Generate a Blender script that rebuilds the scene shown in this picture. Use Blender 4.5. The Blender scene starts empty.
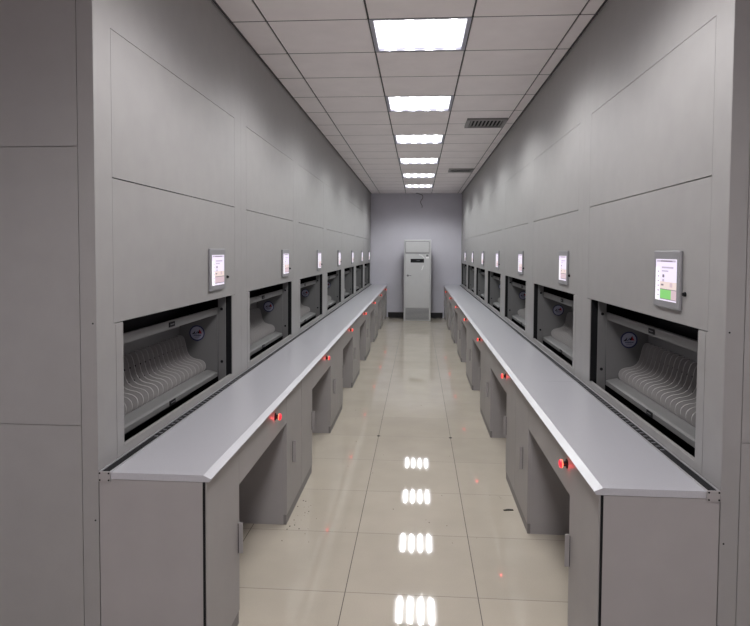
import bpy, bmesh, math, random
from mathutils import Matrix, Vector, Euler
random.seed(7)
S = bpy.context.scene
C = S.collection

# ------------------------------------------------------------------ camera
W, H = 750, 626
F = 618.67
CX, CY = 374.0, 276.5
yaw, pitch, roll = -0.0712, -0.0412, -0.0053
cam_d = bpy.data.cameras.new('camera')
cam = bpy.data.objects.new('camera', cam_d)
C.objects.link(cam)
cam_d.sensor_fit = 'HORIZONTAL'
cam_d.sensor_width = 36.0
cam_d.lens = 36.0 * F / W
cam_d.shift_x = (W / 2 - CX) / W
cam_d.shift_y = -(H / 2 - CY) / W
cam_d.clip_start = 0.02
cam_d.clip_end = 100
EYE = Vector((0, 0, 1.5593))
Rz = Matrix.Rotation(-yaw, 3, 'Z')
Rx = Matrix.Rotation(pitch, 3, 'X')
Ry = Matrix.Rotation(roll, 3, 'Y')
Rw = Rz @ Rx @ Ry
base = Matrix.Rotation(math.radians(90), 3, 'X')
cam.matrix_world = Matrix.Translation(EYE) @ (Rw @ base).to_4x4()
S.camera = cam

# ------------------------------------------------------------------ world, exposure
world = bpy.data.worlds.new('world')
S.world = world
world.use_nodes = True
world.node_tree.nodes['Background'].inputs[0].default_value = (0.5, 0.5, 0.55, 1)
world.node_tree.nodes['Background'].inputs[1].default_value = 0.02
S.view_settings.view_transform = 'Standard'
S.view_settings.look = 'None'
S.view_settings.gamma = 1
S.view_settings.use_curve_mapping = False
S.view_settings.exposure = 0.10
S.cycles.max_bounces = 8
S.cycles.diffuse_bounces = 5
S.cycles.sample_clamp_indirect = 4

LAMP_POWER = 24.0
LAMP_SPREAD = math.radians(180)
# luminaire's light distribution: cosine of the angle off vertical -> relative strength (louvred fitting, wide beam, sharp cut-off)
BEAM = [(0.0, 0.0), (0.20, 0.01), (0.28, 0.10), (0.36, 0.50), (0.44, 1.0), (0.50, 1.28), (0.57, 1.38), (0.68, 1.0), (0.80, 0.64), (1.0, 0.56)]
LAMP_COLOR = (1.0, 0.985, 0.985)
DIFF_LOW, DIFF_HIGH = 1.8, 13.0
BUTTON_POWER = 0.035

# ------------------------------------------------------------------ main measures (metres, floor z = 0)
XL, XR = -1.1216, 1.0          # fronts of the two cabinet rows
Y0 = 2.085                     # near end of both rows
P = 1.775                      # width of a unit
N = 7
YB = 14.56                     # back wall
ZC = 2.908                     # ceiling
ZT = 0.774                     # worktop
RAIL_X = -0.302                # ceiling rails at RAIL_X + .603k
TW = 0.603
YG = 3.65                      # ceiling cross joints at YG + .6k
ORD = ['nearest', 'second', 'third', 'fourth', 'fifth', 'sixth', 'farthest']

# ------------------------------------------------------------------ materials
def newmat(name):
    m = bpy.data.materials.new(name)
    m.use_nodes = True
    return m, m.node_tree, m.node_tree.nodes['Principled BSDF']

def paint(name, col, rough=0.5, metal=0.0, spec=0.5, noise=0.0, nscale=300, bump=0.0, coat=0.0):
    m, t, b = newmat(name)
    b.inputs['Base Color'].default_value = (*col, 1)
    b.inputs['Roughness'].default_value = rough
    b.inputs['Metallic'].default_value = metal
    b.inputs['Specular IOR Level'].default_value = spec
    if coat:
        b.inputs['Coat Weight'].default_value = coat
        b.inputs['Coat Roughness'].default_value = 0.15
    if noise or bump:
        tc = t.nodes.new('ShaderNodeTexCoord')
        n = t.nodes.new('ShaderNodeTexNoise')
        n.inputs['Scale'].default_value = nscale
        n.inputs['Detail'].default_value = 3
        t.links.new(tc.outputs['Object'], n.inputs['Vector'])
        if noise:
            mr = t.nodes.new('ShaderNodeMapRange')
            mr.inputs['From Min'].default_value = 0.3
            mr.inputs['From Max'].default_value = 0.7
            mr.inputs['To Min'].default_value = 1 - noise
            mr.inputs['To Max'].default_value = 1 + noise
            t.links.new(n.outputs['Fac'], mr.inputs['Value'])
            mx = t.nodes.new('ShaderNodeVectorMath')
            mx.operation = 'SCALE'
            mx.inputs[0].default_value = col
            t.links.new(mr.outputs['Result'], mx.inputs['Scale'])
            t.links.new(mx.outputs[0], b.inputs['Base Color'])
        if bump:
            bp = t.nodes.new('ShaderNodeBump')
            bp.inputs['Strength'].default_value = bump
            bp.inputs['Distance'].default_value = 0.001
            t.links.new(n.outputs['Fac'], bp.inputs['Height'])
            t.links.new(bp.outputs[0], b.inputs['Normal'])
    return m

def glow(name, col, strength):
    m, t, b = newmat(name)
    b.inputs['Base Color'].default_value = (0.02, 0.02, 0.02, 1)
    b.inputs['Roughness'].default_value = 0.3
    b.inputs['Emission Color'].default_value = (*col, 1)
    b.inputs['Emission Strength'].default_value = strength
    return m

M = {}
M['cabinet'] = paint('cabinet_powder_coat', (0.305, 0.299, 0.296), 0.42, noise=0.03, nscale=9, bump=0.0)
M['inner'] = paint('carrier_grey_paint', (0.15, 0.15, 0.15), 0.5, noise=0.03, nscale=12)
M['divider'] = paint('divider_plastic', (0.36, 0.35, 0.345), 0.5)
M['black'] = paint('black_steel_and_shade', (0.010, 0.010, 0.012), 0.7, spec=0.2)
M['hole'] = paint('dark_hole', (0.01, 0.01, 0.01), 0.8)
M['desk'] = paint('desk_powder_coat', (0.34, 0.325, 0.325), 0.45, noise=0.03, nscale=7)
M['plinth'] = paint('plinth_grey', (0.20, 0.19, 0.19), 0.5)
M['top'] = paint('worktop_laminate', (0.448, 0.45, 0.485), 0.33, noise=0.06, nscale=420, coat=0.15)
M['alu'] = paint('brushed_aluminium', (0.62, 0.62, 0.64), 0.38, metal=0.7)
M['slot'] = paint('slot_grey', (0.20, 0.20, 0.22), 0.5)
M['ceiling'] = paint('ceiling_tile_paint', (0.93, 0.875, 0.885), 0.75, noise=0.03, nscale=5)
M['rail'] = paint('ceiling_rail', (0.06, 0.055, 0.06), 0.5)
M['void'] = paint('ceiling_gap', (0.008, 0.008, 0.008), 0.9)
M['wall'] = paint('wall_paint', (0.60, 0.585, 0.65), 0.7, noise=0.02, nscale=3)
M['base'] = paint('baseboard_black', (0.02, 0.02, 0.022), 0.3)
M['bezel'] = paint('panel_bezel_grey', (0.25, 0.25, 0.265), 0.4)
M['ac'] = paint('air_conditioner_case', (0.55, 0.55, 0.56), 0.35, noise=0.02, nscale=6)
M['acdark'] = paint('air_conditioner_side', (0.16, 0.16, 0.17), 0.5)
M['acgrille'] = paint('air_conditioner_louvre', (0.45, 0.45, 0.46), 0.45)
M['white'] = paint('white_label', (0.85, 0.85, 0.85), 0.5)
M['vent'] = paint('vent_grey', (0.26, 0.25, 0.25), 0.5)
M['frame'] = paint('lamp_frame', (0.42, 0.42, 0.50), 0.35, metal=0.4)
M['sticker'] = paint('sticker_shaded_white', (0.40, 0.41, 0.52), 0.4)  # white ground, darkened: the shade inside the window is in the colour
M['navy'] = paint('sticker_navy', (0.015, 0.02, 0.09), 0.4)
M['red'] = paint('sticker_red', (0.45, 0.02, 0.03), 0.4)
M['debris'] = paint('debris_dark', (0.02, 0.018, 0.015), 0.8)
M['redcap'] = glow('button_red_glow', (1.0, 0.02, 0.05), 1.05)
M['orangering'] = glow('button_ring_glow', (1.0, 0.28, 0.14), 1.3)
M['scr_bg'] = glow('screen_background', (0.93, 0.84, 1.0), 0.95)
M['scr_warm'] = glow('screen_warm_area', (0.95, 0.78, 0.74), 0.85)
M['scr_dark'] = glow('screen_dark_type', (0.35, 0.27, 0.36), 0.5)
M['scr_mid'] = glow('screen_mid_type', (0.68, 0.58, 0.74), 0.75)
M['scr_green'] = glow('screen_green', (0.30, 0.80, 0.22), 0.75)
M['scr_pink'] = glow('screen_pink', (0.80, 0.60, 0.66), 0.8)
M['scr_white'] = glow('screen_white', (1, 0.95, 1), 1.1)

def lamp_diffuser_mat():
    m, t, b = newmat('lamp_led_diffuser')
    N_ = t.nodes.new
    tc = N_('ShaderNodeTexCoord')
    sx = N_('ShaderNodeSeparateXYZ')
    t.links.new(tc.outputs['Object'], sx.inputs[0])
    def mth(op, a, b_=None, c=None):
        n = N_('ShaderNodeMath'); n.operation = op
        for i, v in enumerate((a, b_, c)):
            if v is None: continue
            if isinstance(v, (int, float)): n.inputs[i].default_value = v
            else: t.links.new(v, n.inputs[i])
        return n.outputs[0]
    # four LED strips along y, each a row of LEDs
    u = mth('MULTIPLY', mth('ADD', sx.outputs[0], 0.26), 4 / 0.52)
    fu = mth('ABSOLUTE', mth('SUBTRACT', mth('FRACT', u), 0.5))
    band = mth('SUBTRACT', 1.0, mth('MINIMUM', mth('MULTIPLY', fu, 4.0), 1.0))
    v = mth('MULTIPLY', mth('ADD', sx.outputs[1], 0.26), 9 / 0.52)
    fv = mth('ABSOLUTE', mth('SUBTRACT', mth('FRACT', v), 0.5))
    dot = mth('SUBTRACT', 1.0, mth('MULTIPLY', mth('MINIMUM', mth('MULTIPLY', fv, 2.2), 1.0), 0.7))
    s = mth('ADD', mth('MULTIPLY', mth('MULTIPLY', band, dot), DIFF_HIGH), DIFF_LOW)
    b.inputs['Base Color'].default_value = (0.8, 0.8, 0.8, 1)
    b.inputs['Emission Color'].default_value = (0.98, 0.97, 1.0, 1)
    t.links.new(s, b.inputs['Emission Strength'])
    return m
M['diffuser'] = lamp_diffuser_mat()

def floor_mat():
    m, t, b = newmat('polished_floor_tiles')
    N_ = t.nodes.new
    L = t.links.new
    tc = N_('ShaderNodeTexCoord')
    sx = N_('ShaderNodeSeparateXYZ')
    L(tc.outputs['Object'], sx.inputs[0])
    def mth(op, a, b_=None):
        n = N_('ShaderNodeMath'); n.operation = op
        for i, v in enumerate((a, b_)):
            if v is None: continue
            if isinstance(v, (int, float)): n.inputs[i].default_value = v
            else: L(v, n.inputs[i])
        return n.outputs[0]
    def edge(o, off, per):
        q = mth('DIVIDE', mth('SUBTRACT', o, off), per)
        f = mth('FRACT', q)
        d = mth('MULTIPLY', mth('MINIMUM', f, mth('SUBTRACT', 1.0, f)), per)
        return mth('LESS_THAN', d, 0.0019), mth('FLOOR', q)
    ex, ix = edge(sx.outputs[0], -0.3214, 0.603)
    ey, iy = edge(sx.outputs[1], 3.351, 0.6)
    g = mth('MAXIMUM', ex, mth('MULTIPLY', ey, 0.75))
    cv = N_('ShaderNodeCombineXYZ')
    L(ix, cv.inputs[0]); L(iy, cv.inputs[1])
    wn = N_('ShaderNodeTexWhiteNoise'); L(cv.outputs[0], wn.inputs['Vector'])
    n1 = N_('ShaderNodeTexNoise'); n1.inputs['Scale'].default_value = 3.5; n1.inputs['Detail'].default_value = 6
    L(tc.outputs['Object'], n1.inputs['Vector'])
    n2 = N_('ShaderNodeTexNoise'); n2.inputs['Scale'].default_value = 160; n2.inputs['Detail'].default_value = 2
    L(tc.outputs['Object'], n2.inputs['Vector'])
    k = mth('ADD', mth('MULTIPLY', wn.outputs[0], 0.06), mth('ADD', mth('MULTIPLY', n1.outputs[0], 0.22), mth('MULTIPLY', n2.outputs[0], 0.10)))
    k = mth('ADD', k, 0.81)
    sc = N_('ShaderNodeVectorMath'); sc.operation = 'SCALE'
    sc.inputs[0].default_value = (0.525, 0.478, 0.40)
    L(k, sc.inputs['Scale'])
    mix = N_('ShaderNodeMix'); mix.data_type = 'RGBA'
    L(g, mix.inputs['Factor']); L(sc.outputs[0], mix.inputs[6])
    mix.inputs[7].default_value = (0.06, 0.05, 0.04, 1)
    L(mix.outputs[2], b.inputs['Base Color'])
    r = mth('ADD', mth('MULTIPLY', g, 0.5), mth('ADD', mth('MULTIPLY', n1.outputs[0], 0.04), 0.015))
    L(r, b.inputs['Roughness'])
    b.inputs['Specular IOR Level'].default_value = 0.5
    return m
M['floor'] = floor_mat()

# ------------------------------------------------------------------ mesh helpers
class MB:
    """collects shapes in one bmesh; local frame (a, y, z): a = distance out of the row front, mirrored by s"""
    def __init__(self, s=1):
        self.bm = bmesh.new(); self.s = s; self.mi = 0
    def _v(self, p):
        return self.bm.verts.new((p[0] * self.s, p[1], p[2]))
    def _face(self, vs):
        f = self.bm.faces.new(vs if self.s > 0 else list(reversed(vs)))
        f.material_index = self.mi
        return f
    def box(self, a0, a1, y0, y1, z0, z1):
        v = [self._v(p) for p in ((a0,y0,z0),(a1,y0,z0),(a1,y1,z0),(a0,y1,z0),(a0,y0,z1),(a1,y0,z1),(a1,y1,z1),(a0,y1,z1))]
        for q in ((0,3,2,1),(4,5,6,7),(0,1,5,4),(1,2,6,5),(2,3,7,6),(3,0,4,7)):
            self._face([v[i] for i in q])
        return self
    def prism(self, poly, y0, y1):
        """poly in (a, z), counter-clockwise seen from -y; extruded along y"""
        A = [self._v((a, y0, z)) for a, z in poly]
        B = [self._v((a, y1, z)) for a, z in poly]
        self._face(A); self._face(list(reversed(B)))
        n = len(poly)
        for i in range(n):
            j = (i + 1) % n
            self._face([A[j], A[i], B[i], B[j]])
        return self
    def cyl(self, c, axis, r, h, seg=20, r2=None):
        """cylinder starting at c, going h along axis ('a','y','z')"""
        r2 = r if r2 is None else r2
        R1, R2 = [], []
        for k in range(seg):
            t = 2 * math.pi * k / seg
            u, w = math.cos(t), math.sin(t)
            for (R, rr, off) in ((R1, r, 0), (R2, r2, h)):
                if axis == 'a': p = (c[0] + off, c[1] + rr * u, c[2] + rr * w)
                elif axis == 'y': p = (c[0] + rr * w, c[1] + off, c[2] + rr * u)
                else: p = (c[0] + rr * u, c[1] + rr * w, c[2] + off)
                R.append(self._v(p))
        self._face(list(reversed(R1))); self._face(R2)
        for k in range(seg):
            j = (k + 1) % seg
            self._face([R1[k], R1[j], R2[j], R2[k]])
        return self
    def build(self, name, mats, parent=None, smooth=False, bevel=0.0):
        bmesh.ops.recalc_face_normals(self.bm, faces=self.bm.faces)
        me = bpy.data.meshes.new(name)
        self.bm.to_mesh(me); self.bm.free()
        if not isinstance(mats, (list, tuple)): mats = [mats]
        for m in mats: me.materials.append(m)
        if smooth:
            for f in me.polygons: f.use_smooth = True
        o = bpy.data.objects.new(name, me)
        C.objects.link(o)
        if parent: o.parent = parent
        if bevel:
            b = o.modifiers.new('bevel', 'BEVEL'); b.width = bevel; b.segments = 2
            b.limit_method = 'ANGLE'; b.angle_limit = math.radians(40)
        return o

def empty(name, loc, label, cat, group=None):
    o = bpy.data.objects.new(name, None)
    o.empty_display_size = 0.1
    C.objects.link(o); o.location = loc
    tag(o, label, cat, group)
    return o

def tag(o, label=None, cat=None, group=None, kind=None):
    if label: o['label'] = label
    if cat: o['category'] = cat
    if group: o['group'] = group
    if kind: o['kind'] = kind
    return o

def children(o, lst):
    return [c for c in lst if c.parent == o]

def copy_tree(o, pool, parent=None, skip=()):
    c = o.copy(); C.objects.link(c); c.parent = parent
    for ch in children(o, pool):
        if ch.name.split('.')[0] in skip: continue
        copy_tree(ch, pool, c, skip)
    return c

def structure(o):
    o['kind'] = 'structure'
    return o

# ------------------------------------------------------------------ the room
XWL, XWR, YR = -2.42, 2.30, -4.2
structure(MB().box(XWL, XWR, YR, YB, -0.12, 0).build('floor', M['floor']))
structure(MB().box(XWL - .15, XWR + .15, YB, YB + 0.15, -0.12, ZC + .2).build('wall_back', M['wall']))
structure(MB().box(XWL - .15, XWR + .15, YR - .15, YR, -0.12, ZC + .2).build('wall_rear', M['wall']))
structure(MB().box(XWL - .15, XWL, YR, YB, -0.12, ZC + .2).build('wall_left', M['wall']))
structure(MB().box(XWR, XWR + .15, YR, YB, -0.12, ZC + .2).build('wall_right', M['wall']))
structure(MB().box(XL + 0.42, XR - 0.42, YB - 0.014, YB - 0.0005, 0.0005, 0.12).build('baseboard_back', M['base']))

LAMPS = [YG + 1.8 * i for i in range(-4, 6)]      # near edges; six in view, four behind the photographer
def make_ceiling():
    mb = MB()
    xs = [RAIL_X + TW * k for k in range(-3, 5)]
    xs = [XWL] + [x for x in xs if x > XWL] + [XWR]
    ks = range(-14, 20)
    for i in range(len(xs) - 1):
        for k in ks:
            y0, y1 = YG + .6 * k, YG + .6 * (k + 1)
            y0 = max(y0, YR); y1 = min(y1, YB)
            if y1 - y0 < 0.02: continue
            if abs(xs[i] - RAIL_X) < .01 and any(abs(y0 - l) < 0.01 for l in LAMPS):
                continue
            g = 0.0055
            gx = 0.0060
            mb.mi = 0
            mb.box(xs[i] + gx, xs[i + 1] - gx, y0 + g, y1 - g, ZC, ZC + 0.012)
    mb.mi = 1
    for x in xs[1:-1]:
        mb.box(x - 0.0018, x + 0.0018, YR, YB, ZC + 0.0005, ZC + 0.02)
    for k in ks:
        y = YG + .6 * k
        if YR < y < YB: mb.box(XWL, XWR, y - .0052, y + .0052, ZC - .0002, ZC + .006)
    mb.mi = 2
    # backing slab behind the joints, left open above the lamps by stopping at lamp recess height
    mb.box(XWL, XWR, YR, YB, ZC + 0.10, ZC + 0.2)
    for i in range(len(xs) - 1):
        if abs(xs[i] - RAIL_X) < .01:
            ys = [YR] + [v for l in LAMPS for v in (l, l + .6)] + [YB]
            for j in range(0, len(ys) - 1, 2):
                if ys[j + 1] - ys[j] > 0.01:
                    mb.box(xs[i], xs[i + 1], ys[j], ys[j + 1], ZC + 0.013, ZC + 0.10)
        else:
            mb.box(xs[i], xs[i + 1], YR, YB, ZC + 0.013, ZC + 0.10)
    return structure(mb.build('ceiling', [M['ceiling'], M['rail'], M['void']]))
make_ceiling()
# slim angle trims where the ceiling meets the cabinet rows
structure(MB().box(XL + .0015, XL + .014, Y0, YB - .001, ZC - 0.004, ZC - 0.0005).build('trim_1', M['rail']))
structure(MB().box(XR - .014, XR - .0015, Y0, YB - .001, ZC - 0.004, ZC - 0.0005).build('trim_2', M['rail']))

# ------------------------------------------------------------------ ceiling lamps
def beam(ld):
    ld.use_nodes = True
    t = ld.node_tree
    ge0 = t.nodes.new('ShaderNodeNewGeometry')
    sp = t.nodes.new('ShaderNodeSeparateXYZ')
    t.links.new(ge0.outputs['Parametric'], sp.inputs[0])
    def mth(op, a, b_):
        n = t.nodes.new('ShaderNodeMath'); n.operation = op
        for i, v in enumerate((a, b_)):
            if isinstance(v, (int, float)): n.inputs[i].default_value = v
            else: t.links.new(v, n.inputs[i])
        return n.outputs[0]
    fr = mth('FRACT', mth('MULTIPLY', sp.outputs[0], 4.0), 0.0)
    tri_ = mth('ABSOLUTE', mth('SUBTRACT', fr, 0.5), 0.0)
    strip = mth('ADD', mth('MULTIPLY', mth('MAXIMUM', mth('SUBTRACT', 1.0, mth('MULTIPLY', tri_, 3.6)), 0.0), 3.4), 0.055)
    em = t.nodes.get('Emission') or t.nodes.new('ShaderNodeEmission')
    ge = t.nodes.new('ShaderNodeNewGeometry')
    d = t.nodes.new('ShaderNodeVectorMath'); d.operation = 'DOT_PRODUCT'
    t.links.new(ge.outputs['Normal'], d.inputs[0]); t.links.new(ge.outputs['Incoming'], d.inputs[1])
    ab = t.nodes.new('ShaderNodeMath'); ab.operation = 'ABSOLUTE'
    t.links.new(d.outputs['Value'], ab.inputs[0])
    fc = t.nodes.new('ShaderNodeFloatCurve')
    cu = fc.mapping.curves[0]
    top = 2.0
    cu.points[0].location = (BEAM[0][0], BEAM[0][1] / top); cu.points[1].location = (BEAM[-1][0], BEAM[-1][1] / top)
    for x, v in BEAM[1:-1]: cu.points.new(x, v / top)
    fc.mapping.update()
    t.links.new(ab.outputs[0], fc.inputs['Value'])
    mu = t.nodes.new('ShaderNodeMath'); mu.operation = 'MULTIPLY'; mu.inputs[1].default_value = top
    t.links.new(fc.outputs[0], mu.inputs[0])
    t.links.new(mth('MULTIPLY', mu.outputs[0], strip), em.inputs['Strength'])

def make_lamp(name):
    t = empty(name, (0, 0, 0), 'lamp', 'lamp', 'recessed square ceiling lamps')
    hx, hy = 0.2985, 0.298
    mb = MB()
    w = 0.024
    for a0, a1, y0, y1 in ((-hx, hx, -hy, -hy + w), (-hx, hx, hy - w, hy), (-hx, -hx + w, -hy + w, hy - w), (hx - w, hx, -hy + w, hy - w)):
        mb.box(a0, a1, y0, y1, 0.0, 0.045)
    mb.box(-hx, hx, -hy, hy, 0.045, 0.06)
    mb.build('frame', M['frame'], t)
    MB().box(-hx + w + .001, hx - w - .001, -hy + w + .001, hy - w - .001, 0.016, 0.02).build('diffuser', M['diffuser'], t)
    ld = bpy.data.lights.new('lamp_light', 'AREA')
    ld.shape = 'SQUARE'; ld.size = 0.53
    ld.energy = LAMP_POWER
    ld.color = LAMP_COLOR
    ld.spread = LAMP_SPREAD
    beam(ld)
    lo = bpy.data.objects.new('lamp_light', ld)
    C.objects.link(lo); lo.parent = t; lo.location = (0, 0, 0.012)
    return t
lamp_names = ['recessed square ceiling lamp directly behind the photographer\'s back', '', '', '', 'nearest square ceiling lamp, largest bright square over the aisle',
              'second square ceiling lamp from the front, its far side level with a cabinet seam', 'third square ceiling lamp from the front, beside the first ceiling vent',
              'fourth square ceiling lamp from the front', 'fifth square ceiling lamp, just past the second ceiling vent', 'farthest square ceiling lamp, closest to the plain back wall']
lamp_names[:4] = ['square ceiling lamp farthest behind the photographer', 'square ceiling lamp second behind the photographer',
                  'square ceiling lamp just behind the photographer', 'square ceiling lamp overhead, just out of the photo']
lamp_names[5] = 'second square ceiling lamp from the front of the aisle'
l0 = make_lamp('ceiling_lamp')
pool = list(C.objects)
for i, y in enumerate(LAMPS):
    t = l0 if i == 0 else copy_tree(l0, pool)
    t.location = (RAIL_X + TW / 2, y + 0.3, ZC)
    t['label'] = lamp_names[i]
    for ch in t.children:
        if ch.type == 'LIGHT':
            ch.data = ch.data.copy()
            w = min(1, max(0, (i - 3) / 3))           # tubes nearer the camera are a touch warmer
            ch.data.color = (1.0 - .035 * w, .965 + .025 * w, .965 + .020 * w)

# ------------------------------------------------------------------ ceiling vents
def vent(x0, x1, y0, y1, label):
    t = empty('ceiling_vent', ((x0 + x1) / 2, (y0 + y1) / 2, ZC), label, 'vent', 'grey ceiling air vents')
    hx, hy = (x1 - x0) / 2, (y1 - y0) / 2
    w = 0.035
    mb = MB()
    for a0, a1, b0, b1 in ((-hx, hx, -hy, -hy + w), (-hx, hx, hy - w, hy), (-hx, -hx + w, -hy + w, hy - w), (hx - w, hx, -hy + w, hy - w)):
        mb.box(a0, a1, b0, b1, -0.022, -0.0005)
    mb.build('frame', M['vent'], t)
    MB().box(-hx + w, hx - w, -hy + w, hy - w, -0.004, -0.0008).build('backing', M['black'], t)
    n = 9
    for k in range(n):
        xx = -hx + w + (k + .5) * (2 * (hx - w)) / n
        mb = MB()
        mb.prism([(xx - .012, -.018), (xx - .008, -.020), (xx + .012, -.007), (xx + .009, -.005)], -hy + w, hy - w)
        mb.build('slat', M['vent'], t)
vent(0.485, 0.893, 6.375, 6.78, 'larger, nearer grey slatted air vent in the ceiling right of the lamps')
vent(0.49, 0.893, 10.2, 10.55, 'smaller-looking, farther grey slatted air vent in the ceiling right of the lamps')

# ------------------------------------------------------------------ rotary storage cabinets
PZ0, PZ1, PZ2 = 1.288, 1.823, 2.363     # window head, middle seam, upper seam
WY0, WY1, WZ0 = 0.19, 1.58, 0.808
CH = ZC - 0.006
DEPTH = 1.15

def divider_profile():
    front = [(-.285, 1.052), (-.272, 1.05), (-.262, 1.038), (-.255, 1.015), (-.249, .985), (-.241, .955), (-.229, .934), (-.212, .921),
             (-.190, .914), (-.166, .910), (-.148, .903), (-.136, .892), (-.131, .877), (-.131, .862), (-.136, .849)]
    return front

def make_cabinet(s, green=False):
    t = empty('rotary_storage_cabinet', (0, 0, 0), 'x', 'storage cabinet')
    # housing: sides, top, base, back
    mb = MB(s)
    e = 0.0004
    for y0, y1 in ((e, 0.02), (P - 0.02, P - e)):
        mb.box(-DEPTH, -0.0195, y0, y1, 0.0, CH)
    mb.box(-DEPTH, -0.0195, 0.02, P - 0.02, CH - .02, CH)
    mb.box(-DEPTH, -0.0195, 0.02, P - 0.02, 0, 0.05)
    mb.box(-DEPTH, -DEPTH + .02, 0.02, P - 0.02, 0.05, CH - .02)
    mb.build('housing', M['cabinet'], t)
    # dark inner hoistway
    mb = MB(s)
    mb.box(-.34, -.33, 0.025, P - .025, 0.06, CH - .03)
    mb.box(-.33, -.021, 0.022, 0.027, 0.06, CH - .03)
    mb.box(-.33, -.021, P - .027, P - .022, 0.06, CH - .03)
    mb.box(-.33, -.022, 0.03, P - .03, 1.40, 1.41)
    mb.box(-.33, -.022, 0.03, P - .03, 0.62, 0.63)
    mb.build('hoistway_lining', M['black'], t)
    # fixed front frame with the two openings
    mb = MB(s)
    th = 0.018
    mb.box(-th, 0, e, .12, 0, CH)
    mb.box(-th, 0, 1.64, P - e, 0, CH)
    mb.box(-th, 0, .12, 1.64, PZ2, CH)
    mb.box(-th, 0, .12, 1.64, 0, WZ0)
    mb.box(-th, 0, .12, WY0, WZ0, PZ0 - .003)
    mb.box(-th, 0, WY1, 1.64, WZ0, PZ0 - .003)
    mb.box(-.019, -.0182, .1, .135, PZ0, CH - .1)     # black flange seen in the joints
    bmesh.ops.remove_doubles(mb.bm, verts=mb.bm.verts, dist=1e-6)
    mb.build('front_frame', M['cabinet'], t)
    mb = MB(s)
    mb.box(-.022, -.0185, .10, 1.66, PZ1 - .03, PZ1 + .03)
    mb.box(-.022, -.0185, .10, 1.66, PZ2 - .03, PZ2 + .03)
    mb.box(-.0235, -.0222, .10, .14, PZ0, PZ2)
    mb.box(-.0235, -.0222, 1.62, 1.66, PZ0, PZ2)
    mb.build('seam_backing', M['black'], t)
    g = .0022
    o = MB(s).box(-th, -.0003, .12 + g, 1.64 - .001, PZ1 + g, PZ2 - g).build('upper_panel', M['cabinet'], t)
    o = MB(s).box(-th, -.0003, .12 + g, 1.64 - .001, PZ0, PZ1 - g).build('lower_panel', M['cabinet'], t)
    # raised trims beside the window
    mb = MB(s)
    mb.box(.0002, .0014, .134, WY0, WZ0 - .03, PZ0 - .008)
    mb.build('window_trim', M['cabinet'], t)
    # black liner on the far jamb, guide plate with screws
    mb = MB(s)
    mb.box(-.05, -.019, 1.581, 1.595, WZ0 + .002, PZ0 - .004)
    mb.box(-.0175, -.004, 1.571, 1.5798, WZ0 + .002, PZ0 - .004)
    mb.build('jamb_seal', M['black'], t)
    gy = 1.532 if s > 0 else 1.512
    gp = MB(s).box(-.072, -.026, gy, gy + .006, WZ0 - .1, PZ0 + .05).build('guide_plate', M['inner'], t)
    for z in (1.208, .892):
        MB(s).cyl((-.049, gy - .0005, z), 'y', .0085, -.003, 14).build('screw', M['black'], gp)
    gp = MB(s).box(-.072, -.026, .20, .206, WZ0 - .1, PZ0 + .05).build('guide_plate', M['inner'], t)
    # carrier (the tray that has stopped behind the window)
    y0, y1 = .222, (1.515 if s > 0 else 1.497)
    mb = MB(s)
    mb.box(-.305, -.30, y0, y1, .81, 1.15)                                  # back
    mb.box(-.30, -.074, y0, y1, .806, .811)                                 # floor
    mb.prism([(-.076, .806), (-.070, .806), (-.070, .829), (-.082, .835), (-.132, .846), (-.132, .842), (-.084, .831), (-.076, .826)], y0, y1)
    mb.prism([(-.082, 1.178), (-.070, 1.178), (-.070, 1.218), (-.082, 1.218)], y0, y1)
    side = [(-.30, .811), (-.076, .811), (-.070, .83), (-.066, 1.22), (-.30, 1.15)]
    mb.prism(side, y0, y0 + .005)
    mb.prism(side, y1 - .005, y1)
    ca = mb.build('carrier', M['inner'], t)
    ym = (y0 + y1) / 2 - .04
    for z in (1.199, .818):
        mb = MB(s)
        mb.box(-.0698, -.0665, ym - .034, ym + .034, z - .012, z + .012)
        mb.mi = 1
        mb.box(-.0664, -.0655, ym - .022, ym + .022, z - .001, z + .0015)
        mb.build('latch', [M['black'], M['slot']], ca)
    nd = 23
    for k in range(nd):
        yy = y0 + .035 + k * (y1 - y0 - .07) / (nd - 1)
        mb = MB(s)
        pr = divider_profile()
        th2 = .0022
        poly = [(-.299, .813), (-.150, .813), (-.140, .846)] + list(reversed(pr)) + [(-.299, 1.052)]
        mb.prism(poly, yy - th2, yy + th2)
        mb.mi = 1
        for (a, z) in ((-.272, .985), (-.252, .925), (-.20, .885)):
            mb.cyl((a, yy - th2, z), 'y', .0042, -.0004, 10)
        mb.build('divider', [M['divider'], M['hole']], ca)
    # round maker's sticker on the far side plate of the carrier
    sy, sa, sz, sr = y1 - .0052, -.193, 1.064, .047
    mb = MB(s)
    mb.mi = 1; mb.cyl((sa, sy, sz), 'y', sr, -.0006, 32)
    mb.mi = 0; mb.cyl((sa, sy - .0006, sz), 'y', sr * .84, -.0003, 32)
    yy = sy - .0011
    # sticker marks: h to the right as seen looking along +y
    def tri(pts, mi):
        mb.mi = mi
        vs = [mb.bm.verts.new((s * sa + h * sr, yy, sz + v * sr)) for h, v in pts]
        f = mb.bm.faces.new(vs); f.material_index = mi
        vs = [mb.bm.verts.new((s * sa + h * sr, yy - .0004, sz + v * sr)) for h, v in pts]
        f = mb.bm.faces.new(list(reversed(vs))); f.material_index = mi
    tri([(-.70, -.16), (-.30, -.10), (-.20, .34), (-.38, .10)], 2)
    tri([(-.28, -.14), (-.16, -.14), (.16, .22), (.10, .26)], 1)
    tri([(.02, -.02), (.30, -.04), (.36, .50), (.20, .22)], 2)
    tri([(.30, -.04), (.64, -.06), (.36, .50)], 3)
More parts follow.
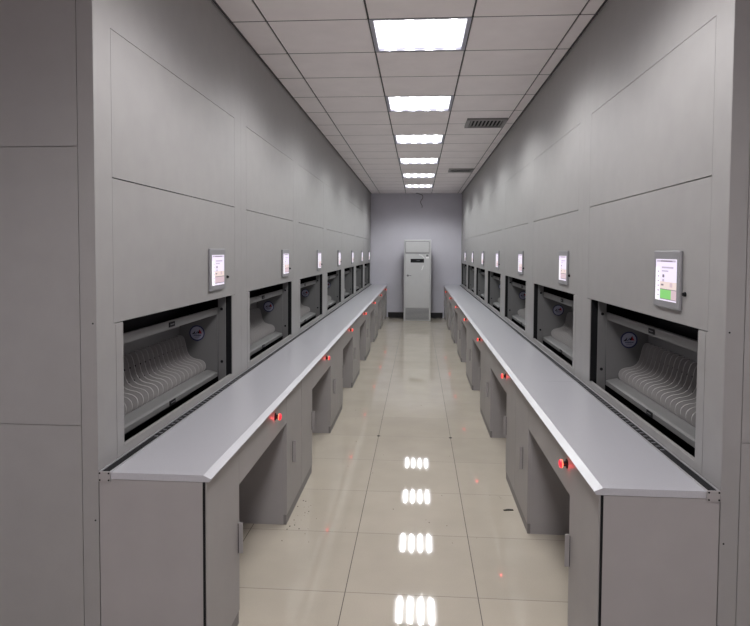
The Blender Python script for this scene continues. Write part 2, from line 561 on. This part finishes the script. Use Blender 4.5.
    for k in range(7):     # line of script below the peaks
        h = -.45 + k * .14
        tri([(h, -.36), (h + .04, -.38), (h + .12, -.2 - .05 * (k % 2)), (h + .08, -.19 - .05 * (k % 2))], 1)
        tri([(h + .07, -.24), (h + .12, -.22), (h + .14, -.36), (h + .10, -.37)], 1)
    tri([(-.3, -.52), (-.3, -.56), (.35, -.52), (.35, -.48)], 1)
    st = mb.build('sticker', [M['sticker'], M['navy'], M['black'], M['red']], ca)
    # control panel
    cy = 1.285 if s > 0 else 0.462
    cz0, cz1, hw = 1.338, 1.567, .129
    mb = MB(s)
    mb.box(.0002, .0125, cy - hw, cy + hw, cz0, cz1)
    cp = mb.build('control_panel', M['bezel'], t, bevel=.004)
    bz = .033
    sh, sz0, sz1 = hw - .025, cz0 + .028, cz1 - .034
    mb = MB(s)
    def ui(h0, h1, v0, v1, mi, lift):
        """h, v in 0..1 from the lower left as the operator sees it"""
        ya = cy + s * (-sh + 2 * sh * h0); yb = cy + s * (-sh + 2 * sh * h1)
        ya, yb = min(ya, yb), max(ya, yb)
        mb.mi = mi
        mb.box(.0127, .0130 + lift * .0002, ya, yb, sz0 + (sz1 - sz0) * v0, sz0 + (sz1 - sz0) * v1)
    ui(0, 1, 0, 1, 0, 0)
    ui(0, .2, 0, .8, 6, 1)
    ui(.22, 1, .28, .46, 1, 1)
    ui(.05, .95, .93, .975, 3, 1); ui(.25, .8, .94, .965, 2, 2)
    ui(.3, .85, .78, .82, 3, 1); ui(.3, .62, .70, .73, 3, 1)
    ui(.34, .43, .56, .63, 2, 1); ui(.34, .43, .46, .52, 3, 2)
    ui(.28, .4, .36, .40, 2, 2); ui(.7, .82, .34, .44, 5, 2)
    for k in range(6):
        ui(.1, .18, .1 + k * .115, .145 + k * .115, 3, 2)
    if green:
        ui(.24, 1, .27, .285, 2, 3); ui(.24, .76, .05, .27, 4, 2); ui(.76, 1, .05, .27, 5, 2); ui(.24, 1, .035, .05, 2, 3)
    else:
        ui(.24, 1, .27, .29, 2, 3); ui(.24, 1, .08, .27, 5, 2); ui(.24, 1, .06, .08, 2, 3)
    mb.build('screen', [M['scr_bg'], M['scr_warm'], M['scr_dark'], M['scr_mid'], M['scr_green'], M['scr_pink'], M['scr_white']], cp)
    ky = 1.478 if s > 0 else .305
    kl = MB(s).cyl((.0002, ky, 1.403), 'a', .0085, .006, 16)
    kl.cyl((.006, ky, 1.403), 'a', .006, .006, 12)
    kl.build('key_lock', M['black'], t)
    return t

def side_panel_seams(t, s):
    """outer cladding on the near end of the first cabinet: panels with fine joints"""
    mb = MB(s)
    g = .0015
    for z0, z1 in ((0.0, .938), (.938, 1.916), (1.916, CH)):
        mb.box(-DEPTH, -.0585 - g, -.004, -.0005, z0 + g, z1 - g)
    mb.box(-.0585 + g, 0.0, -.004, -.0005, 0, CH)
    o = mb.build('end_cladding', M['cabinet'], t)
    for z in (.60, 1.30):
        MB(s).cyl((-.012, -.0045, z), 'y', .003, -.001, 10).build('cladding_screw', M['black'], t)

left_extra = ['with a lavender screen', 'beside it', '', '', '', '', '']
def fill_row(s, X, side):
    first = make_cabinet(s, green=(s < 0))
    second = make_cabinet(s, green=False) if s < 0 else None
    pool = list(C.objects)
    src = second or first
    for i in range(N):
        if i == 0: t = first
        elif i == 1 and second is not None: t = second
        else: t = copy_tree(src, pool)
        t.location = (X, Y0 + i * P, 0)
        w = {0: 'nearest the camera', 6: 'farthest from the camera, touching the back wall'}.get(i, ORD[i] + ' from the camera')
        if i == 0 and s < 0:
            lab = 'grey rotary storage cabinet in the right row with a green block on its screen'
        elif i == 0:
            lab = 'grey rotary storage cabinet in the left row with bare end panels facing the camera'
        else:
            lab = 'grey rotary storage cabinet in the %s row, %s' % (side, w)
        t['label'] = lab
        t['group'] = 'rotary storage cabinets in the %s row' % side
    side_panel_seams(first, s)
fill_row(1, XL, 'left')
fill_row(-1, XR, 'right')

# ------------------------------------------------------------------ desk units below the worktops
FA = .388          # front plane, out of the cabinet front
K0, K1 = .397, 1.330
TOPZ = .7475
DS = .003
def make_desk(s):
    t = empty('desk_unit', (0, 0, 0), 'x', 'desk')
    th = .018
    e = .0015
    # carcass panels (each side of the knee space)
    mb = MB(s)
    for y0, y1 in ((e, th), (K0 - th, K0), (K1, K1 + th), (P - th, P - e)):
        mb.box(.004, FA - .0195, y0, y1, 0, TOPZ)
    mb.box(.004, FA - .0195, th, K0 - th, .05, .068)
    mb.box(.004, FA - .0195, K1 + th, P - th, .05, .068)
    mb.box(.004, FA - .0195, K0, K1, TOPZ - .02, TOPZ)
    mb.build('carcass', M['desk'], t)
    # plinths
    for y0, y1 in ((e, K0), (K1, P - e)):
        MB(s).box(FA - .0193, FA - .003, y0 + (.0015 if y0 > .5 else 0), y1 - (.0015 if y0 < .5 else 0), 0, .055).build('plinth', M['plinth'], t)
    # knee space edge strip and apron
    ap = MB(s).box(FA - .019, FA, K0 + .001, K1 - .003, .588, TOPZ).build('apron', M['desk'], t)
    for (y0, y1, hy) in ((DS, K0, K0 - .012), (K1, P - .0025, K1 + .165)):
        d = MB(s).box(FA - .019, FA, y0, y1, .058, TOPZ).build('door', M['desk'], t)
        mb = MB(s)
        mb.box(FA + .0010, FA + .019, hy - .0025, hy + .0025, .305, .435)
        mb.box(FA + .0002, FA + .0010, hy - .014, hy + .0025, .305, .435)
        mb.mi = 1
        mb.box(FA + .0011, FA + .0016, hy - .0105, hy - .0028, .308, .432)  # black line beside the bar stands in for its thin shadow
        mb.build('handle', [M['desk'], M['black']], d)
    # lit red push button
    by = 1.185 if s > 0 else .67
    by = 1.185 if s > 0 else 1.0
    return t, by

def add_button(t, s, by, src=None):
    bz = .698
    b = MB(s).cyl((FA + .0003, by, bz), 'a', .019, .003, 24).cyl((FA + .003, by, bz), 'a', .0105, .016, 20).build('push_button', M['black'], t)
    mb = MB(s)
    mb.cyl((FA + .0192, by, bz), 'a', .0175, .005, 24)
    mb.build('button_ring', M['orangering'], b)
    mb = MB(s)
    mb.cyl((FA + .0244, by, bz), 'a', .0185, .006, 24, r2=.0165)
    mb.cyl((FA + .0304, by, bz), 'a', .0165, .003, 24, r2=.010)
    mb.build('button_cap', M['redcap'], b)
    ld = bpy.data.lights.new('button_glow', 'POINT')
    ld.energy = BUTTON_POWER; ld.color = (1, .05, .06); ld.shadow_soft_size = .006
    lo = bpy.data.objects.new('button_glow', ld)
    C.objects.link(lo); lo.parent = b
    lo.location = (s * (FA + .016), by - .024, bz)

for s, X, side in ((1, XL, 'left'), (-1, XR, 'right')):
    t0, _ = make_desk(s)
    add_button(t0, s, 1.045 if s > 0 else .45)
    pool = list(C.objects)
    for i in range(N):
        t = t0 if i == 0 else copy_tree(t0, pool)
        t.location = (X, Y0 + i * P + (.0005 if i == 0 else 0), 0)
        w = {0: 'nearest the camera, bare end panel', 6: 'farthest from the camera, at the back wall'}.get(i, ORD[i] + ' from the camera')
        t['label'] = 'grey desk with lit red button, %s row, %s' % (side, w)
        t['group'] = 'desk units in the %s row' % side
    # end panel of the row (facing the camera)
    MB(s).box(.003, FA - .012, -.003, .0005, 0, TOPZ).build('end_panel', M['desk'], t0)
    MB(s).box(FA - .0118, FA - .004, -.0026, .0026, 0, TOPZ).build('corner_gap_shade', M['black'], t0)  # black strip stands in for the shade in the open corner gap

# ------------------------------------------------------------------ worktops
def worktop(s, X, side, joints):
    L = YB - Y0 - .003
    t = empty('worktop', (X, Y0, 0), 'long pale grey counter top down the %s side of the aisle' % side, 'worktop')
    prof = [(.0455, .749), (.401, .749), (.4085, .7610), (.379, ZT), (.0455, ZT)]
    cuts = [-.004] + joints + [L]
    for k in range(len(cuts) - 1):
        g = .0007
        MB(s).prism(prof, cuts[k] + (g if k else 0), cuts[k + 1] - g).build('slab', M['top'], t, bevel=.0012)
    mb = MB(s)
    mb.box(.0035, .009, -.003, L, .748, .7775)
    mb.box(.0400, .0450, -.003, L, .748, .7760)
    mb.box(.009, .0400, -.003, L, .748, .752)
    mb.build('rail_channel', M['alu'], t)
    mb = MB(s)
    mb.box(.0095, .0395, -.003, L, .7525, .7742)
    mb.mi = 1
    y = .42
    while y < L - .02:
        mb.box(.016, .033, y, y + .009, .7743, .7752)
        y += .046
    mb.build('slotted_strip', [M['black'], M['slot']], t)
    mb = MB(s)
    mb.box(.0035, .0450, -.0095, -.0045, .742, .7775)
    mb.mi = 1
    for a in (.008, .0405):
        for z in (.7475, .772):
            mb.cyl((a, -.0095, z), 'y', .0032, -.001, 12)
    mb.build('rail_end_cap', [M['desk'], M['black']], t)
worktop(1, XL, 'left', [])
worktop(-1, XR, 'right', [1.71])

# ------------------------------------------------------------------ air conditioner at the back wall
def air_conditioner():
    x0, x1, d, h = -.32, .285, .34, 1.815
    t = empty('air_conditioner', ((x0 + x1) / 2 + .002, YB - .36 - d / 2, 0), 'tall pale grey floor-standing air conditioner before the back wall', 'air conditioner')
    hw = (x1 - x0) / 2
    yf = -d / 2
    MB().box(-hw + .008, hw - .008, yf + .02, d / 2, .012, h - .004).build('casing', M['acdark'], t, bevel=.004)
    MB().box(-hw, hw, yf - .002, yf + .06, 0.0, h).build('front_frame', M['ac'], t, bevel=.008)
    MB().box(-hw + .027, hw - .027, yf - .0035, yf - .0022, .286, 1.504).build('door_gap_strip', M['acdark'], t)
    MB().box(-hw + .03, hw - .03, yf - .012, yf - .0038, .292, 1.498).build('front_door', M['ac'], t, bevel=.003)
    fl = MB().box(-hw + .04, hw - .05, yf - .010, yf - .0025, 1.53, 1.77).build('outlet_flap', M['ac'], t, bevel=.003)
    MB().box(-hw + .030, hw - .040, yf - .0035, yf - .0022, 1.512, 1.782).build('outlet_recess', M['acdark'], t)
    mb = MB()
    mb.box(-.155, .145, yf - .016, yf - .0125, 1.305, 1.39)
    mb.mi = 1
    for k in range(4): mb.box(-.02 + k * .02, -.010 + k * .02, yf - .0168, yf - .0161, 1.345, 1.36)
    mb.build('display', [M['black'], M['slot']], t)
    mb = MB()
    mb.box(.185, .25, yf - .015, yf - .0125, 1.40, 1.50)
    mb.mi = 1; mb.box(.19, .245, yf - .016, yf - .0151, 1.44, 1.49)
    mb.build('rating_label', [M['white'], M['acdark']], t)
    mb = MB()
    mb.cyl((-.215, yf - .0125, 1.015), 'y', .024, -.012, 20)
    mb.mi = 1; mb.box(-.20, -.135, yf - .030, yf - .020, 1.008, 1.024)
    mb.build('lock_handle', [M['acdark'], M['bezel']], t)
    mb = MB()
    mb.prism([(.085, 1.14), (.105, 1.14), (.140, 1.24), (.122, 1.24)], yf - .0135, yf - .0125)
    mb.prism([(.03, 1.49), (.10, 1.475), (.16, 1.41), (.15, 1.40), (.09, 1.46), (.03, 1.475)], yf - .0135, yf - .0125)
    mb.build('sticker', M['white'], t)
    g = MB().box(-hw + .04, hw - .04, yf - .006, yf - .0025, .025, .275).build('intake_grille', M['acdark'], t)
    for k in range(9):
        z = .035 + k * .0265
        mb = MB()
        mb.box(-hw + .042, hw - .042, yf - .014, yf - .0065, z, z + .013)
        mb.build('louvre', M['acgrille'], g)
air_conditioner()

# ------------------------------------------------------------------ loose wires
def wire(name, pts, r, mat, label, cat='wire'):
    cu = bpy.data.curves.new(name, 'CURVE'); cu.dimensions = '3D'
    sp = cu.splines.new('NURBS'); sp.points.add(len(pts) - 1)
    for q, p_ in zip(sp.points, pts): q.co = (*p_, 1)
    sp.use_endpoint_u = True; sp.order_u = 3; sp.resolution_u = 6
    cu.bevel_depth = r; cu.bevel_resolution = 2; cu.use_fill_caps = True
    cu.materials.append(mat)
    tmp = bpy.data.objects.new('temporary', cu)
    me = bpy.data.meshes.new_from_object(tmp)
    bpy.data.objects.remove(tmp)
    for f in me.polygons: f.use_smooth = True
    o = bpy.data.objects.new(name, me); C.objects.link(o)
    return tag(o, label, cat)
wire('hanging_wire', [(-.06, 14.40, ZC - .006), (.0, 14.40, ZC - .02), (.09, 14.40, ZC - .05), (.10, 14.40, ZC - .12), (.04, 14.40, ZC - .19), (.05, 14.41, ZC - .25), (.09, 14.40, ZC - .30), (.075, 14.39, ZC - .345)],
     .007, M['base'], 'loose dark wire dangling from the ceiling above the air conditioner')
wire('floor_cable', [(-.30, 14.30, .012), (-.42, 14.30, .012), (-.52, 14.42, .012), (-.6, 14.3, .012), (-.66, 14.28, .012)], .009, M['base'], 'black cable lying on the floor left of the air conditioner', 'cable')
wire('floor_cable', [(.33, 14.38, .012), (.40, 14.34, .012), (.48, 14.44, .012), (.55, 14.38, .012)], .009, M['base'], 'black cable lying on the floor right of the air conditioner', 'cable')

# ------------------------------------------------------------------ specks on the floor
mb = MB()
def speck(x, y, r):
    n = 6; a0 = random.random() * 6
    vs = [(x + r * random.uniform(.6, 1.2) * math.cos(a0 + k * 6.283 / n), y + r * random.uniform(.6, 1.3) * math.sin(a0 + k * 6.283 / n)) for k in range(n)]
    A = [mb.bm.verts.new((p[0], p[1], .0003)) for p in vs]; B = [mb.bm.verts.new((p[0] * .5 + x * .5, p[1] * .5 + y * .5, .0003 + r * .6)) for p in vs]
    mb.bm.faces.new(list(reversed(A))); mb.bm.faces.new(B)
    for k in range(n): mb.bm.faces.new([A[k], A[(k + 1) % n], B[(k + 1) % n], B[k]])
for k in range(22): speck(max(-.72, random.gauss(-.65, .04)), random.gauss(3.5, .16), random.uniform(.002, .005))
for k in range(16): speck(random.uniform(-.65, .45), random.uniform(3.3, 6.5), random.uniform(.0015, .004))
for k in range(8): speck(random.uniform(.15, .55), random.uniform(3.2, 4.2), random.uniform(.0015, .003))
tag(mb.build('floor_debris', M['debris']), 'dark crumbs scattered over the polished floor tiles', 'debris', kind='stuff')
for k, x in enumerate((-.3214, .2816)):
    o = MB().cyl((0, 0, 0), 'z', .014, .003, 12, r2=.010).build('tile_plug', M['debris'])
    o.location = (x, 5.151, .0003)
    tag(o, 'small dark plug at a floor tile corner, %s of the two in the aisle' % ('left' if k == 0 else 'right'), 'plug', 'dark plugs at the tile corners')
mb = MB().prism([(-.03, 0), (.03, 0), (.03, .004), (.0, .007), (-.03, .003)], -.006, .006)
o = mb.build('dark_scrap', M['debris']); o.location = (.555, 3.72, .0004); o.rotation_euler = (0, 0, .15)
tag(o, 'small dark scrap lying on the floor at the foot of the right desk units', 'scrap')
